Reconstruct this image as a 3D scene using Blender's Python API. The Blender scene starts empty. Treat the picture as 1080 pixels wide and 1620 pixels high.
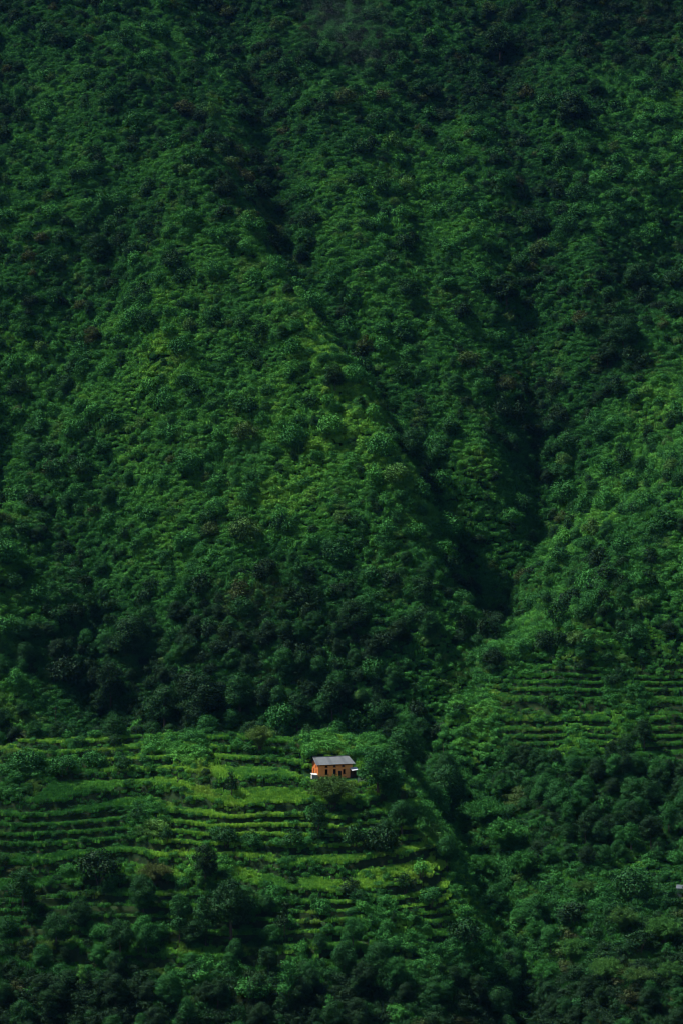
import bpy, math, random
import numpy as np
from mathutils import Vector, Euler

# ------------------------------------------------------------------ camera, sky, sun, exposure
scn = bpy.context.scene
F = 3000.0                      # focal length in photograph pixels (photo is 1080 x 1620)
HZ = 810.0                      # photo row of the camera's own level
cam_d = bpy.data.cameras.new("camera")
cam_d.sensor_fit = 'VERTICAL'
cam_d.sensor_height = 36.0
cam_d.lens = 36.0 * F / 1620.0
cam_d.clip_start = 1.0
cam_d.clip_end = 6000.0
cam = bpy.data.objects.new("camera", cam_d)
cam.location = (0, 0, 0)
cam.rotation_euler = (math.radians(90), 0, 0)
scn.collection.objects.link(cam)
scn.camera = cam

SUN_EL, SUN_AZ = math.radians(57), math.radians(-74)     # azimuth from +Y (away from camera) towards +X
world = bpy.data.worlds.new("World")
scn.world = world
world.use_nodes = True
wn, wl = world.node_tree.nodes, world.node_tree.links
bg = wn["Background"]
sky = wn.new("ShaderNodeTexSky")
sky.sky_type = 'NISHITA'
sky.sun_disc = False
sky.sun_elevation = SUN_EL
sky.sun_rotation = SUN_AZ
sky.air_density = 1.0
sky.dust_density = 1.0
wl.new(sky.outputs[0], bg.inputs[0])
bg.inputs[1].default_value = 0.05
sun_d = bpy.data.lights.new("sun", 'SUN')
sun_d.energy = 5.0
sun_d.angle = math.radians(5)
sun_d.color = (1.0, 0.96, 0.86)
sun = bpy.data.objects.new("sun", sun_d)
sv = Vector((math.sin(SUN_AZ) * math.cos(SUN_EL), math.cos(SUN_AZ) * math.cos(SUN_EL), math.sin(SUN_EL)))
sun.rotation_euler = (-sv).to_track_quat('-Z', 'Y').to_euler()
sun.location = (0, 400, 600)
scn.collection.objects.link(sun)
vs = scn.view_settings
vs.view_transform = 'Standard'
vs.look = 'None'
vs.gamma = 1.0
vs.use_curve_mapping = False
vs.exposure = 1.95
cy = scn.cycles
cy.max_bounces = 5
cy.diffuse_bounces = 2
cy.glossy_bounces = 1
cy.transmission_bounces = 2
cy.transparent_max_bounces = 4
cy.volume_bounces = 0
cy.use_denoising = True
cy.filter_width = 1.0

random.seed(7)
RNG = np.random.default_rng(11)

# ------------------------------------------------------------------ numeric helpers
def smooth(a, b, x):
    t = np.clip((x - a) / (b - a), 0, 1)
    return t * t * (3 - 2 * t)

def _hash(ix, iy, seed):
    h = (ix.astype(np.int64) * 374761393 + iy.astype(np.int64) * 668265263 + seed * 1442695041) & 0xffffffff
    h = ((h ^ (h >> 13)) * 1274126177) & 0xffffffff
    h = h ^ (h >> 16)
    return (h & 0xffff) / 65535.0

def vnoise(x, y, scale, seed):
    x = np.asarray(x, float) / scale
    y = np.asarray(y, float) / scale
    ix, iy = np.floor(x), np.floor(y)
    fx, fy = x - ix, y - iy
    fx, fy = fx * fx * (3 - 2 * fx), fy * fy * (3 - 2 * fy)
    a, b = _hash(ix, iy, seed), _hash(ix + 1, iy, seed)
    c, d = _hash(ix, iy + 1, seed), _hash(ix + 1, iy + 1, seed)
    return (a * (1 - fx) + b * fx) * (1 - fy) + (c * (1 - fx) + d * fx) * fy

def fbm(x, y, scale, seed, octs=3):
    s, a, t = 0.0, 1.0, 0.0
    for k in range(octs):
        s = s + a * vnoise(x, y, scale / 2 ** k, seed + 17 * k)
        t += a
        a *= 0.5
    return s / t

# ------------------------------------------------------------------ terrain as a height function
def mtn_plane(Y):
    return -78 + 0.9 * (Y - 540)

def px_on_mtn(px, py, down=0.0):
    t = (HZ - py) / F
    Y = (-78 - down - 0.9 * 540) / (t - 0.9)
    return (px - 540) / F * Y, Y

def poly_dist(x, y, pts):
    best = np.full(np.shape(x), 1e9)
    side = np.zeros(np.shape(x))
    for (x0, y0), (x1, y1) in zip(pts[:-1], pts[1:]):
        dx, dy = x1 - x0, y1 - y0
        t = np.clip(((x - x0) * dx + (y - y0) * dy) / (dx * dx + dy * dy), 0, 1)
        d = np.hypot(x - x0 - t * dx, y - y0 - t * dy)
        s = np.sign((x - x0) * dy - (y - y0) * dx)
        m = d < best
        best = np.where(m, d, best)
        side = np.where(m, s, side)
    return best, side

GULLIES = [   # photo polyline, depth, half width
    ([(745, 1060), (768, 1000), (805, 900), (850, 790), (842, 650), (832, 520), (850, 390), (800, 250), (790, 120), (700, -80)], 15, 28),
    ([(768, 1000), (738, 900), (660, 765), (590, 690), (530, 600), (460, 480), (430, 330), (418, 180), (330, -60)], 19, 25),
    ([(175, 1190), (152, 1070), (150, 960), (112, 860), (50, 790), (-90, 660)], 20, 40),
    ([(1120, 370), (1005, 440), (962, 555), (930, 665), (855, 800)], 13, 28),
    ([(300, -60), (330, 120), (290, 300), (180, 430), (110, 560), (-40, 720)], 8, 34),
    ([(640, -60), (700, 140), (690, 320), (760, 480), (835, 560)], 7, 30),
]
GULLY_W = [([px_on_mtn(a, b, d * 0.8) for a, b in pts], d, w) for pts, d, w in GULLIES]
RIGHT_EDGE = [px_on_mtn(a, b, -10) for a, b in [(770, 1100), (795, 1040), (860, 965), (930, 880), (1000, 760), (1090, 640), (1200, 520)]]
SPUR_CREST = [px_on_mtn(a, b, -6) for a, b in [(300, 330), (400, 500), (480, 620), (560, 700), (640, 790), (705, 890), (740, 990)]]
BULGE = [px_on_mtn(a, b, -12) for a, b in [(220, 150), (330, 420), (450, 700), (580, 930)]]
RAVINE = [(31, 510), (33, 490), (40, 462), (44, 440), (41, 418), (37, 395), (34, 330)]

def mountain(x, Y):
    z = mtn_plane(Y)
    z = z - 6 * smooth(620, 540, Y) * 0
    for pts, d, w in GULLY_W:
        dist, _ = poly_dist(x, Y, pts)
        wob = 0.75 + 0.5 * vnoise(x, Y, 24, int(d * 7))
        z = z - d * (1 - 0.3 * smooth(590, 780, Y)) * np.clip(1 - dist / (w * wob), 0, 1) ** 1.35
    dist, side = poly_dist(x, Y, RIGHT_EDGE)
    sd = dist * side                                     # positive = right / below the edge
    z = z + 27 * smooth(-8, 30, sd) * smooth(760, 600, Y)
    dist, side = poly_dist(x, Y, SPUR_CREST)
    z = z + 10 * np.exp(-(dist / 15.0) ** 2) + 4 * np.exp(-(dist / 45.0) ** 2)
    dist, _ = poly_dist(x, Y, BULGE)
    z = z + 17 * np.exp(-(dist / 40.0) ** 2)
    n = fbm(x, Y * 0.55, 34, 3, 4) - 0.5
    z = z + 16 * n
    z = z + 4.5 * (fbm(x, Y, 12, 41, 2) - 0.5)
    return z

def house_pad(x, Y):
    return smooth(11, 6, np.hypot((x + 2.0) * 0.8, Y - 483.5))

def raw_lower(x, Y):
    yc = Y + 7 * (fbm(x, Y, 45, 5, 2) - 0.5)
    lp = np.where(yc < 476, -67.4 + 0.62 * (yc - 476), -67.4 + 0.29 * (yc - 476))
    lb = -59.3 - 0.8 * (yc - 504)
    left = np.minimum(lp, lb) - 0.0018 * np.maximum(0, x + 20) ** 2 - 0.0015 * np.maximum(0, -55 - x) ** 2
    right = np.where(yc < 508, -71 + 0.40 * (yc - 508), -71 + 0.62 * (yc - 508))
    right = np.minimum(right, -40)
    w = smooth(14, 46, x)
    z = left * (1 - w) + right * w
    dist, _ = poly_dist(x, Y, RAVINE)
    z = z - 16 * np.clip(1 - dist / 21, 0, 1) ** 1.2
    z = z + 1.2 * (fbm(x, Y, 14, 9, 2) - 0.5)
    return z

def terrace_mask(x, Y, z):
    u, v = 540 + F * x / Y, HZ - F * z / Y
    left = smooth(24, 12, x + 0.0 * Y) * smooth(1150, 1175, v) * smooth(1560, 1500, v)
    left = np.where(u > 480, left * smooth(1225, 1260, v), left)
    left = np.maximum(left, smooth(440, 460, u) * smooth(800, 740, u) * smooth(1330, 1350, v) * smooth(1520, 1480, v) * smooth(30, 20, x))
    right = smooth(770, 800, u) * smooth(1030, 1060, v) * smooth(1215, 1190, v) * (Y > 495) * 0.72
    m = np.maximum(left, right)
    rough = fbm(x, Y, 16, 77, 2)
    return m * smooth(0.30, 0.42, rough)

STEP = 2.6
def terrace(z, x, Y):
    zz = z + 4.6 * (fbm(x, Y, 26, 55, 3) - 0.5) + 1.3 * np.sin(z * 0.42 + 1.0)
    k = np.floor(zz / STEP)
    f = zz / STEP - k
    g = 0.10 * f + 0.90 * smooth(0.74, 0.98, f)
    return (k + g) * STEP + (z - zz), k

def lower_blend(x, Y):
    m = mountain(x, Y)
    l = raw_lower(x, Y)
    d = m - l
    h = np.clip(0.5 + 0.5 * d / 6.0, 0, 1)
    return l * (1 - h) + m * h + 6.0 * h * (1 - h) * 0.5

def height(x, Y, level=False):
    x = np.asarray(x, float)
    Y = np.asarray(Y, float)
    z = np.where(Y < 640, lower_blend(x, Y), mountain(x, Y))
    msk = terrace_mask(x, Y, z)
    t, k = terrace(z, x, Y)
    z = z * (1 - msk) + t * msk
    p = house_pad(x, Y)
    z = z * (1 - p) + (-67.6) * p
    if level:
        return z, msk, k
    return z

_YS = np.concatenate([np.arange(330, 640, 0.5), np.arange(640, 1000, 1.0)])
def ground_at(px, py):
    """where the sight line through a photo point meets the ground"""
    X = (px - 540) / F * _YS
    Z = (HZ - py) / F * _YS
    H = height(X, _YS)
    hit = np.argmax(H >= Z)
    if H[hit] < Z[hit]:
        hit = -1
    Y = _YS[hit]
    x = (px - 540) / F * Y
    return float(x), float(Y), float(height(x, Y))

def to_px(x, Y, z):
    return 540 + F * x / Y, HZ - F * z / Y

# ------------------------------------------------------------------ materials
def new_mat(name):
    m = bpy.data.materials.new(name)
    m.use_nodes = True
    m.node_tree.nodes.clear()
    return m, m.node_tree.nodes, m.node_tree.links

def ramp(n, stops):
    r = n.new("ShaderNodeValToRGB")
    el = r.color_ramp.elements
    while len(el) < len(stops):
        el.new(0.5)
    for e, (p, c) in zip(el, stops):
        e.position = p
        e.color = (*c, 1)
    return r

def math_node(n, l, op, a, b):
    m = n.new("ShaderNodeMath")
    m.operation = op
    for i, v in enumerate((a, b)):
        if isinstance(v, (int, float)):
            m.inputs[i].default_value = v
        else:
            l.new(v, m.inputs[i])
    return m.outputs[0]

FOLIAGE_STOPS = [
    (0.0, (0.0045, 0.0145, 0.0055)),
    (0.25, (0.009, 0.045, 0.010)),
    (0.5, (0.018, 0.082, 0.015)),
    (0.75, (0.038, 0.132, 0.018)),
    (1.0, (0.105, 0.225, 0.022)),
]
def foliage_material(name, trans=0.09, stops=FOLIAGE_STOPS, rnd=0.16, leafvar=0.22):
    m, n, l = new_mat(name)
    out = n.new("ShaderNodeOutputMaterial")
    tint = n.new("ShaderNodeAttribute")
    tint.attribute_type = 'INSTANCER'
    tint.attribute_name = "tint"
    dry = n.new("ShaderNodeAttribute")
    dry.attribute_type = 'INSTANCER'
    dry.attribute_name = "dry"
    tone = n.new("ShaderNodeAttribute")
    tone.attribute_name = "tone"
    oi = n.new("ShaderNodeObjectInfo")
    a = math_node(n, l, 'MULTIPLY', math_node(n, l, 'SUBTRACT', tone.outputs['Fac'], 0.5), leafvar)
    b = math_node(n, l, 'MULTIPLY', math_node(n, l, 'SUBTRACT', oi.outputs['Random'], 0.5), rnd)
    f = math_node(n, l, 'ADD', math_node(n, l, 'ADD', tint.outputs['Fac'], a), b)
    r = ramp(n, stops)
    l.new(f, r.inputs[0])
    mixd = n.new("ShaderNodeMix")
    mixd.data_type = 'RGBA'
    l.new(dry.outputs['Fac'], mixd.inputs['Factor'])
    l.new(r.outputs[0], mixd.inputs['A'])
    mixd.inputs['B'].default_value = (0.085, 0.075, 0.022, 1)
    col = mixd.outputs['Result']
    dif = n.new("ShaderNodeBsdfDiffuse")
    l.new(col, dif.inputs[0])
    tr = n.new("ShaderNodeBsdfTranslucent")
    l.new(col, tr.inputs[0])
    mx = n.new("ShaderNodeMixShader")
    mx.inputs[0].default_value = trans
    l.new(dif.outputs[0], mx.inputs[1])
    l.new(tr.outputs[0], mx.inputs[2])
    gl = n.new("ShaderNodeBsdfGlossy")
    gl.inputs['Roughness'].default_value = 0.5
    gl.inputs['Color'].default_value = (0.75, 0.9, 0.8, 1)
    mg = n.new("ShaderNodeMixShader")
    mg.inputs[0].default_value = 0.003
    l.new(mx.outputs[0], mg.inputs[1])
    l.new(gl.outputs[0], mg.inputs[2])
    l.new(mg.outputs[0], out.inputs[0])
    return m

M = {}
M['leaf'] = foliage_material("leaf")
M['blade'] = foliage_material("grass_blade", trans=0.2)

def surface_material(name, c0, c1, scale, rough=0.9, bump=0.0, detail=6, coords='Object', c2=None):
    m, n, l = new_mat(name)
    out = n.new("ShaderNodeOutputMaterial")
    bs = n.new("ShaderNodeBsdfPrincipled")
    bs.inputs['Roughness'].default_value = rough
    bs.inputs['Specular IOR Level'].default_value = 0.2 if rough < 0.8 else 0.0
    tc = n.new("ShaderNodeTexCoord")
    nz = n.new("ShaderNodeTexNoise")
    nz.inputs['Scale'].default_value = scale
    nz.inputs['Detail'].default_value = detail
    nz.inputs['Roughness'].default_value = 0.65
    l.new(tc.outputs[coords], nz.inputs['Vector'])
    stops = [(0.3, c0), (0.7, c1)] if c2 is None else [(0.3, c0), (0.55, c1), (0.72, c2)]
    r = ramp(n, stops)
    l.new(nz.outputs['Fac'], r.inputs[0])
    l.new(r.outputs[0], bs.inputs['Base Color'])
    if bump:
        bp = n.new("ShaderNodeBump")
        bp.inputs['Strength'].default_value = bump
        bp.inputs['Distance'].default_value = 0.3
        l.new(nz.outputs['Fac'], bp.inputs['Height'])
        l.new(bp.outputs[0], bs.inputs['Normal'])
    l.new(bs.outputs[0], out.inputs[0])
    return m

M['ground'] = surface_material("hill_ground", (0.003, 0.010, 0.004), (0.005, 0.018, 0.005), 0.35, bump=0.6, c2=(0.010, 0.015, 0.006))
M['terrace'] = surface_material("terrace_ground", (0.005, 0.010, 0.005), (0.009, 0.020, 0.007), 0.8, bump=0.6, c2=(0.026, 0.022, 0.013))
M['bark'] = surface_material("bark", (0.025, 0.02, 0.016), (0.06, 0.05, 0.04), 6.0)
M['clay'] = surface_material("orange_clay_plaster", (0.66, 0.20, 0.05), (0.76, 0.27, 0.075), 1.6, bump=0.15)
M['clay_end'] = surface_material("shade_toned_orange_plaster", (0.17, 0.05, 0.014), (0.25, 0.08, 0.024), 1.6, bump=0.15)  # orange plaster darkened in colour to offset sunlight on the end wall
M['clay_top'] = surface_material("ochre_plaster", (0.66, 0.24, 0.07), (0.74, 0.30, 0.10), 1.6, bump=0.15)
M['clay_brown'] = surface_material("brown_mud_plaster", (0.20, 0.075, 0.03), (0.30, 0.11, 0.05), 2.0, bump=0.15)
M['tin'] = surface_material("grey_roof_sheet", (0.011, 0.017, 0.023), (0.024, 0.033, 0.042), 0.9, rough=0.6)
M['tin_old'] = surface_material("weathered_roof_sheet", (0.012, 0.017, 0.022), (0.024, 0.031, 0.038), 1.3, rough=0.7)
M['white_tin'] = surface_material("white_roof_sheet", (0.16, 0.17, 0.18), (0.28, 0.29, 0.30), 1.1, rough=0.5)
M['timber'] = surface_material("dark_timber", (0.020, 0.014, 0.010), (0.045, 0.03, 0.02), 3.0)
M['pale_wood'] = surface_material("weathered_pale_wood", (0.25, 0.25, 0.24), (0.42, 0.41, 0.38), 3.0)
M['grey_wood'] = surface_material("grey_bamboo", (0.09, 0.10, 0.06), (0.15, 0.15, 0.10), 3.0)
M['dark'] = surface_material("unlit_interior", (0.006, 0.006, 0.006), (0.012, 0.011, 0.010), 2.0)
M['cloth'] = surface_material("white_cloth", (0.70, 0.70, 0.70), (0.80, 0.80, 0.80), 3.0)
M['stone'] = surface_material("grey_field_stone", (0.16, 0.15, 0.14), (0.30, 0.29, 0.27), 2.5, bump=0.3)

# ------------------------------------------------------------------ object helpers
col = scn.collection
def link(o, parent=None):
    col.objects.link(o)
    if parent is not None:
        o.parent = parent
    return o

def tag(o, label, cat, group=None):
    o["label"] = label
    o["category"] = cat
    if group:
        o["group"] = group
    return o

def mesh_np(name, verts, faces, mat, smooth_shade=False, attrs=None):
    """verts (N,3) array, faces (M,k) array"""
    me = bpy.data.meshes.new(name)
    verts = np.asarray(verts, np.float32)
    faces = np.asarray(faces, np.int32)
    nf, k = faces.shape
    me.vertices.add(len(verts))
    me.vertices.foreach_set("co", verts.ravel())
    me.loops.add(nf * k)
    me.loops.foreach_set("vertex_index", faces.ravel())
    me.polygons.add(nf)
    me.polygons.foreach_set("loop_start", np.arange(0, nf * k, k, dtype=np.int32))
    if smooth_shade:
        me.polygons.foreach_set("use_smooth", np.ones(nf, bool))
    me.update(calc_edges=True)
    if attrs:
        for an, (dom, vals) in attrs.items():
            a = me.attributes.new(an, 'FLOAT', dom)
            a.data.foreach_set("value", np.asarray(vals, np.float32))
    if mat:
        me.materials.append(mat)
    return me

class MB:
    """collects boxes / tubes / polygons into one mesh"""
    def __init__(self):
        self.v, self.f = [], []
    def poly(self, pts):
        b = len(self.v)
        self.v += [tuple(p) for p in pts]
        self.f.append(tuple(range(b, b + len(pts))))
    def box(self, x0, x1, y0, y1, z0, z1):
        b = len(self.v)
        self.v += [(x0, y0, z0), (x1, y0, z0), (x1, y1, z0), (x0, y1, z0), (x0, y0, z1), (x1, y0, z1), (x1, y1, z1), (x0, y1, z1)]
        self.f += [tuple(b + i for i in q) for q in ((0, 3, 2, 1), (4, 5, 6, 7), (0, 1, 5, 4), (1, 2, 6, 5), (2, 3, 7, 6), (3, 0, 4, 7))]
        return self
    def tube(self, pts, radii, n=6):
        b = len(self.v)
        pts = [Vector(p) for p in pts]
        for i, p in enumerate(pts):
            d = (pts[min(i + 1, len(pts) - 1)] - pts[max(i - 1, 0)]).normalized()
            a = d.orthogonal().normalized()
            c = d.cross(a)
            for k in range(n):
                t = 2 * math.pi * k / n
                self.v.append(tuple(p + (a * math.cos(t) + c * math.sin(t)) * radii[i]))
        for i in range(len(pts) - 1):
            for k in range(n):
                k2 = (k + 1) % n
                self.f.append((b + i * n + k, b + i * n + k2, b + (i + 1) * n + k2, b + (i + 1) * n + k))
        self.f.append(tuple(b + (len(pts) - 1) * n + k for k in range(n)))
        return self
    def mesh(self, name, mat):
        me = bpy.data.meshes.new(name)
        me.from_pydata(self.v, [], self.f)
        me.materials.append(mat)
        me.update()
        return me
    def build(self, name, mat, parent=None):
        return link(bpy.data.objects.new(name, self.mesh(name, mat)), parent)

def empty(name, loc, rz=0.0):
    o = bpy.data.objects.new(name, None)
    o.location = loc
    o.rotation_euler = (0, 0, rz)
    o.empty_display_size = 0.5
    return link(o)

# ------------------------------------------------------------------ the ground
def grid(xs, ys):
    X, Y = np.meshgrid(xs, ys)
    Z, msk, k = height(X, Y, True)
    nx, ny = len(xs), len(ys)
    idx = np.arange(nx * ny).reshape(ny, nx)
    q = np.stack([idx[:-1, :-1], idx[:-1, 1:], idx[1:, 1:], idx[1:, :-1]], -1).reshape(-1, 4)
    V = np.stack([X, Y, Z], -1).reshape(-1, 3)
    return V, q, msk.ravel(), k.ravel()

def compact(V, q):
    used, inv = np.unique(q.ravel(), return_inverse=True)
    return V[used], inv.reshape(q.shape)

V, Q, MSK, LV = grid(np.arange(-150, 151, 1.2), np.concatenate([np.arange(300, 396, 3.0), np.arange(396, 592.1, 0.38)]))
fm = MSK[Q].mean(1) > 0.5
v_, q_ = compact(V, Q[~fm])
hill = bpy.data.objects.new("hillside", mesh_np("hillside", v_, q_, M['ground'], True))
link(hill)
hill["kind"] = "structure"
hill["label"] = "green foot of the mountain with stepped terraces round the house"
flev = np.round(np.median(LV[Q], 1)).astype(int)
fx = V[Q][:, :, 0].mean(1)
for side in (0, 1):
    for lev in np.unique(flev[fm]):
        sel = fm & (flev == lev) & ((fx > 32) == bool(side))
        if sel.sum() < 40:
            if sel.sum():
                sel_small = sel
            else:
                continue
        v_, q_ = compact(V, Q[sel])
        link(bpy.data.objects.new("terrace", mesh_np("terrace", v_, q_, M['terrace'], True)), hill)

V, Q, _, _ = grid(np.arange(-330, 331, 2.2), np.arange(589, 1010, 2.2))
mount = link(bpy.data.objects.new("mountain", mesh_np("mountain", V, Q, M['ground'], True)))
mount["kind"] = "structure"

# ------------------------------------------------------------------ plant prototypes
def unit(v):
    return v / np.maximum(np.linalg.norm(v, axis=-1, keepdims=True), 1e-9)

def leaf_cloud(name, C, N, S, tone, rng, aspect=0.55, mat='leaf', fold=0.12):
    """one bent rhombic leaf per centre"""
    n = len(C)
    r = rng.normal(size=(n, 3))
    T = unit(np.cross(N, r))
    B = np.cross(N, T)
    S = S[:, None]
    v0, v2 = C - T * S * 0.5, C + T * S * 0.5 - N * S * fold
    v1, v3 = C + B * S * aspect * 0.5 + N * S * fold, C - B * S * aspect * 0.5 + N * S * fold
    V = np.stack([v0, v1, v2, v3], 1).reshape(-1, 3)
    idx = np.arange(n) * 4
    Fc = np.concatenate([np.stack([idx, idx + 1, idx + 2], 1), np.stack([idx, idx + 2, idx + 3], 1)])
    return mesh_np(name, V, Fc, M[mat], False, {"tone": ('POINT', np.repeat(tone, 4))})

def lobes_to_leaves(lobes, per_area, rng, leaf=0.34, clus=7, spread=0.30, up=0.4, zmin=-0.55, inner=0.74):
    Cs, Ns, Ts = [], [], []
    for (c, r) in lobes:
        c, r = np.array(c, float), np.array(r, float)
        area = 4 * math.pi * (np.prod(r) ** (2 / 3))
        k = max(4, int(area * per_area))
        d = unit(rng.normal(size=(k * 2, 3)))
        d = d[d[:, 2] > zmin][:k]
        p = c + d * r * rng.uniform(inner, 1.06, size=(len(d), 1))
        keep = np.ones(len(p), bool)
        for (c2, r2) in lobes:
            if c2 is c:
                continue
            q = (p - np.array(c2)) / np.array(r2)
            keep &= ~((q * q).sum(1) < 0.55)
        p, d = p[keep], d[keep]
        tone_c = np.clip(rng.normal(0.5, 0.18, len(p)) , 0, 1)
        off = rng.normal(size=(len(p), clus, 3)) * spread * np.array([1, 1, 0.7])
        P = (p[:, None, :] + off).reshape(-1, 3)
        nrm = d[:, None, :] * 0.9 + np.array([0, 0, up]) + rng.normal(size=(len(p), clus, 3)) * 0.36
        Cs.append(P)
        Ns.append(unit(nrm.reshape(-1, 3)))
        Ts.append(np.clip(np.repeat(tone_c, clus) + rng.normal(0, 0.12, len(P)), 0, 1))
    C, N, T = np.concatenate(Cs), np.concatenate(Ns), np.concatenate(Ts)
    S = rng.uniform(0.7, 1.35, len(C)) * leaf
    return C, N, S, T

def trunk_mesh(name, h, r, tips, rng, lean=0.05):
    mb = MB()
    lx, ly = rng.normal(0, lean, 2) * h
    pts = [(lx * t * t + 0.06 * h * math.sin(5 * t) * lean * 6, ly * t * t, h * t - 0.5 * (t == 0)) for t in (0, 0.12, 0.35, 0.65, 1.0)]
    mb.tube(pts, [r * 1.5, r * 1.05, r * 0.85, r * 0.6, r * 0.3], 7)
    for tip in tips:
        tip = Vector(tip)
        t0 = rng.uniform(0.4, 0.9)
        b = Vector((lx * t0 * t0, ly * t0 * t0, h * t0))
        mid = b.lerp(tip, 0.5) + Vector((0, 0, 0.25))
        mb.tube([b, mid, tip], [r * 0.5, r * 0.32, r * 0.12], 5)
    return mb.mesh(name, M['bark'])

def broad_tree(seed, w=3.0, h=8.0, base=2.0, nl=11, leaf=0.29):
    rng = np.random.default_rng(seed)
    lobes = []
    for i in range(nl):
        t = (i + 0.5) / nl
        z = base + (h - base) * (0.12 + 0.78 * t)
        prof = math.sin(math.pi * min(1, 0.22 + 0.74 * t)) ** 0.7
        a = i * 2.4 + rng.uniform(-0.5, 0.5)
        rad = w * prof * rng.uniform(0.45, 0.75) if i < nl - 1 else 0.15
        lr = w * rng.uniform(0.34, 0.52)
        lobes.append(((rad * math.cos(a), rad * math.sin(a), z), (lr, lr, lr * rng.uniform(0.62, 0.85))))
    C, N, S, T = lobes_to_leaves(lobes, 4.8, rng, leaf=leaf)
    crown = leaf_cloud("crown", C, N, S, T, rng)
    tr = trunk_mesh("trunk", h * 0.72, 0.16 * w / 2.2, [l[0] for l in lobes[::2]], rng)
    return crown, tr

def slim_tree(seed, h=6.0):
    rng = np.random.default_rng(seed)
    lobes = []
    nl = 7
    for i in range(nl):
        t = i / (nl - 1)
        z = h * (0.34 + 0.6 * t)
        rad = h * 0.13 * (1 - 0.6 * t)
        a = rng.uniform(0, 6.28)
        lr = h * 0.125 * (1.15 - 0.5 * t) * rng.uniform(0.8, 1.2)
        lobes.append(((rad * math.cos(a), rad * math.sin(a), z), (lr, lr, lr * 0.75)))
    C, N, S, T = lobes_to_leaves(lobes, 6.0, rng, leaf=0.28, spread=0.24)
    crown = leaf_cloud("crown", C, N, S, T, rng)
    tr = trunk_mesh("trunk", h * 0.85, 0.085, [l[0] for l in lobes], rng)
    return crown, tr

def shrub(seed, w=1.7, h=2.3, nl=8, leaf=0.26):
    rng = np.random.default_rng(seed)
    lobes = [((0, 0, h * 0.45), (w * 0.6, w * 0.6, h * 0.5))]
    for i in range(nl):
        a = i * 2.4 + rng.uniform(-0.4, 0.4)
        q = rng.uniform(0.35, 0.8)
        lr = w * rng.uniform(0.28, 0.46)
        lobes.append(((w * q * math.cos(a), w * q * math.sin(a), h * rng.uniform(0.25, 0.78) * (1.15 - 0.5 * q)), (lr, lr, lr * 0.8)))
    C, N, S, T = lobes_to_leaves(lobes, 5.0, rng, leaf=leaf, spread=0.22)
    keep = C[:, 2] > -0.1
    crown = leaf_cloud("foliage", C[keep], N[keep], S[keep], T[keep], rng)
    mb = MB()
    for i in range(5):
        a = i * 1.3
        mb.tube([(0.1 * math.cos(a), 0.1 * math.sin(a), -0.4), (0.3 * w * math.cos(a), 0.3 * w * math.sin(a), h * 0.3), (0.55 * w * math.cos(a), 0.55 * w * math.sin(a), h * 0.6)], [0.06, 0.045, 0.02], 5)
    return crown, mb.mesh("stems", M['bark'])

def feathery(seed, w=3.0, h=4.2, culms=80):
    rng = np.random.default_rng(seed)
    Cs, Ns, Ts = [], [], []
    mb = MB()
    for i in range(culms):
        a = rng.uniform(0, 6.28)
        out = w * rng.uniform(0.25, 1.0)
        hh = h * rng.uniform(0.6, 1.0) * (1.08 - 0.35 * out / w)
        base = np.array([math.cos(a) * 0.35 * rng.uniform(0, 1), math.sin(a) * 0.35 * rng.uniform(0, 1), 0])
        ts = np.linspace(0.25, 1, 16)
        path = np.stack([base[0] + math.cos(a) * out * ts ** 2, base[1] + math.sin(a) * out * ts ** 2, hh * (ts * 1.5 - 0.55 * ts ** 2.6)], 1)
        if i % 3 == 0:
            mb.tube([tuple(base - [0, 0, 0.4])] + [tuple(path[j]) for j in (0, 5, 10, 15)], [0.03, 0.03, 0.025, 0.018, 0.008], 4)
        for p in path:
            k = 9
            Cs.append(p + rng.normal(size=(k, 3)) * 0.17)
            nn = rng.normal(size=(k, 3)) + np.array([math.cos(a) * 0.5, math.sin(a) * 0.5, 0.5])
            Ns.append(unit(nn))
            Ts.append(np.full(k, np.clip(rng.normal(0.5, 0.2), 0, 1)))
    C, N, T = np.concatenate(Cs), np.concatenate(Ns), np.concatenate(Ts)
    S = rng.uniform(0.8, 1.3, len(C)) * 0.27
    return leaf_cloud("foliage", C, N, S, T, rng, aspect=0.28), mb.mesh("stems", M['bark'])

def scrub(seed, w=0.95, h=1.05, leaf=0.20):
    rng = np.random.default_rng(seed)
    lobes = [((0, 0, h * 0.4), (w * 0.7, w * 0.7, h * 0.5))]
    for i in range(4):
        a = i * 1.7 + rng.uniform(-0.5, 0.5)
        q = rng.uniform(0.4, 0.8)
        lr = w * rng.uniform(0.35, 0.5)
        lobes.append(((w * q * math.cos(a), w * q * math.sin(a), h * rng.uniform(0.3, 0.75)), (lr, lr, lr * 0.8)))
    C, N, S, T = lobes_to_leaves(lobes, 8.0, rng, leaf=leaf, clus=6, spread=0.15)
    k = C[:, 2] > -0.15
    return leaf_cloud("scrub", C[k], N[k], S[k], T[k], rng)

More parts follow.
